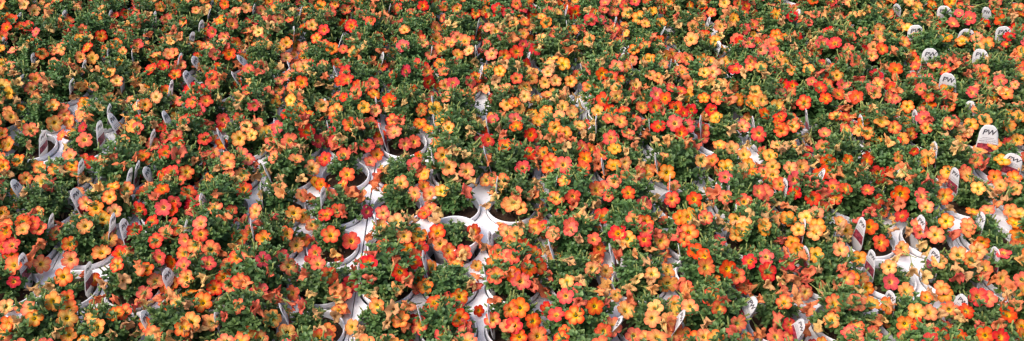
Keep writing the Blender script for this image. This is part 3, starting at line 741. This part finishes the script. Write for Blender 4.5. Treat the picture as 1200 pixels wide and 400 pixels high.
# ------------------------------------------------------------------ tags
TL, TB, TT = 0.118, 0.0320, 0.0225        # length above the soil, half widths below and at the shoulder
def card_half(t):
    w_ = TB + (TT - TB) * (t / 0.72) ** 1.2
    return w_ if t >= 0.3 else 0.010 + (w_ - 0.010) * math.sin(t / 0.3 * math.pi / 2)
def tag_outline(grow=0.0, z0=0.0, z1=None):
    pts = []
    for t in (0.0, 0.12, 0.24, 0.36, 0.54, 0.72): pts.append((card_half(t), TL * t))
    for a in range(15, 90, 15): pts.append((TT * math.cos(R_(a)) ** 0.8, TL * (0.72 + 0.28 * math.sin(R_(a)))))
    return pts
def tag_mesh(seed):
    """Thin plastic label, slightly bowed, 0.9 mm thick: face along -X, origin at the soil."""
    r = random.Random(seed); bow = r.uniform(-0.006, 0.006); tw = r.uniform(-0.12, 0.12)
    mb = MB(); th = 0.00045; out = tag_outline()
    def warp(y, z, x=0.0):
        t = z / TL; a = tw * t
        xx = x + bow * t * t - 0.5 * 0.004 * (y / TB) ** 2
        return (xx * math.cos(a) - y * math.sin(a), xx * math.sin(a) + y * math.cos(a), z)
    ncol = 7; vs, fs = [], []
    for sd in (-1, 1):
        for hw, z in out:
            for k in range(ncol): vs.append(warp(hw * (2 * k / (ncol - 1) - 1), z, sd * th))
        vs += [warp(0, TL, sd * th)] 
    nr = len(out); half = nr * ncol + 1
    for s in (0, 1):
        b = s * half
        for j in range(nr - 1):
            for k in range(ncol - 1):
                q = (b + j * ncol + k, b + j * ncol + k + 1, b + (j + 1) * ncol + k + 1, b + (j + 1) * ncol + k)
                fs.append(q if s else q[::-1])
        for k in range(ncol - 1): fs.append((b + (nr - 1) * ncol + k, b + (nr - 1) * ncol + k + 1, b + nr * ncol))
    loop = [j * ncol + ncol - 1 for j in range(nr)] + [nr * ncol] + [j * ncol for j in reversed(range(nr))]
    for a_, b_ in zip(loop, loop[1:]): fs.append((a_, b_, b_ + half, a_ + half))
    mb.add(vs, fs); body = mb.mesh('card', [TAGM])
    # picture of the flowers on the lower half, both faces
    pm = MB()
    for sd in (-1, 1):
        vs, fs = [], []; n, m = 8, 5
        for j in range(m):
            z = TL * (0.33 + 0.24 * j / (m - 1)); hw = card_half(z / TL) * 0.90
            for k in range(n): vs.append(warp(hw * (2 * k / (n - 1) - 1), z, sd * (th + 0.0004)))
        for j in range(m - 1):
            for k in range(n - 1):
                fs.append((j * n + k, j * n + k + 1, (j + 1) * n + k + 1, (j + 1) * n + k))
        pm.add(vs, fs)
    pic = pm.mesh('picture', [PICT])
    # print: the PW mark and lines of small print under it, both faces
    lm = MB()
    for sd in (-1, 1):
        for (co, polys, cy, cz, mt) in ((PWV, PWF, 0, TL * 0.825, 0),):
            vs = [warp(sd * x * 1.0, cz + y, sd * (th + 0.0004)) for x, y in co]
            lm.add(vs, polys, mt)
        for q, (zf, wf, hh) in enumerate(((0.70, 0.62, 0.0009), (0.665, 0.80, 0.0008), (0.625, 0.86, 0.0013), (0.592, 0.6, 0.0007))):
            rr = random.Random(seed * 9 + q); y = -TT * wf
            while y < TT * wf:
                w_ = rr.uniform(0.0012, 0.0042); y2 = min(TT * wf, y + w_)
                vs = [warp(sd * yy, TL * zf + zz, sd * (th + 0.0004)) for yy, zz in ((y, -hh), (y2, -hh), (y2, hh), (y, hh))]
                lm.add(vs, [(0, 1, 2, 3)], 1); y = y2 + rr.uniform(0.0006, 0.0011)
    prn = lm.mesh('lettering', [INK, GREYINK], smooth=False)
    return body, pic, prn
_t = text_mesh('mark', 'PW', 0.0195, INK, 0.25)
PWV = [(v.co.x * 0.98, v.co.y) for v in _t.vertices]; PWF = [tuple(f.vertices) for f in _t.polygons]
bpy.data.meshes.remove(_t)
TM = [tag_mesh(40 + i) for i in range(6)]
rng2 = random.Random(5); used = {}
for (px, py, yaw) in tags_px:
    zt = RIM + ((0.070 if py > 170 else 0.104 if py > 80 else rng2.uniform(0.078, 0.088)) if yaw >= 45 else rng2.uniform(0.064, 0.076) if py < 130 else rng2.uniform(0.074, 0.086))
    v = at(px, py, zt)
    p = min((q for q in plants if q.inview), key=lambda q: (q.loc.xy - v.xy).length + 0.03 * len(q.tags))
    off = v.xy - p.loc.xy
    lim = 0.040
    b2 = off if off.length < lim else off * (lim / off.length)
    base = Vector((p.loc.x + b2.x, p.loc.y + b2.y, p.loc.z + SOIL_Z - 0.004))
    ax = (Vector((v.x, v.y, zt)) - base)
    sc = ax.length / TL
    yaw0 = yaw; yaw = yaw * 0.6 if yaw < -5 else yaw
    if abs(yaw) <= 5 and 230 < px < 830: yaw = -0.85 * math.degrees(math.atan2(v.x, v.y)) + rng2.uniform(-3, 3)
    a = R_(yaw); nx = Vector((-math.cos(a), -math.sin(a), 0)) if yaw >= 0 else Vector((-math.cos(a), -math.sin(a), 0))
    # card local: -X is the face, +Z the length
    zax = ax.normalized(); xax = (-nx - zax * (-nx).dot(zax)).normalized(); yax = zax.cross(xax)
    rot = Matrix((xax, yax, zax)).transposed()
    body, pic, prn = TM[rng2.randrange(len(TM))]
    o = bpy.data.objects.new('plant_tag', None); COL.objects.link(o)
    o.location = base; o.rotation_euler = rot.to_euler(); o.scale = (1, 1.0 if yaw >= 45 else 0.72, sc); o.empty_display_size = 0.03
    link('card', body, o); link('picture', pic, o); link('lettering', prn, o)
    p.tags.append(o)
    o['yaw'] = yaw0; o['px'] = px
for p in plants:
    p.tags.sort(key=lambda o: o['px'])
    for i, o in enumerate(p.tags):
        yaw = o['yaw']; del o['yaw'], o['px']
        how = 'seen edge-on' if abs(yaw) <= 4 else 'facing the camera' if yaw >= 30 else 'turned sideways'
        lab = f'white plant tag {how} in {ORD[p.ord[0]]} row from front, {ORD[p.ord[1]]} pot from left'
        if len(p.tags) > 1: lab = ('left ', 'right ' if len(p.tags) == 2 else 'middle ', 'right ', 'outer ')[i] + lab
        tag(o, lab, 'plant tag', groups['tag'])
print('PLANTS', len(plants), 'IN VIEW', sum(p.inview for p in plants), 'FLOWERS', n_fl, 'OBJS', len(S.objects))
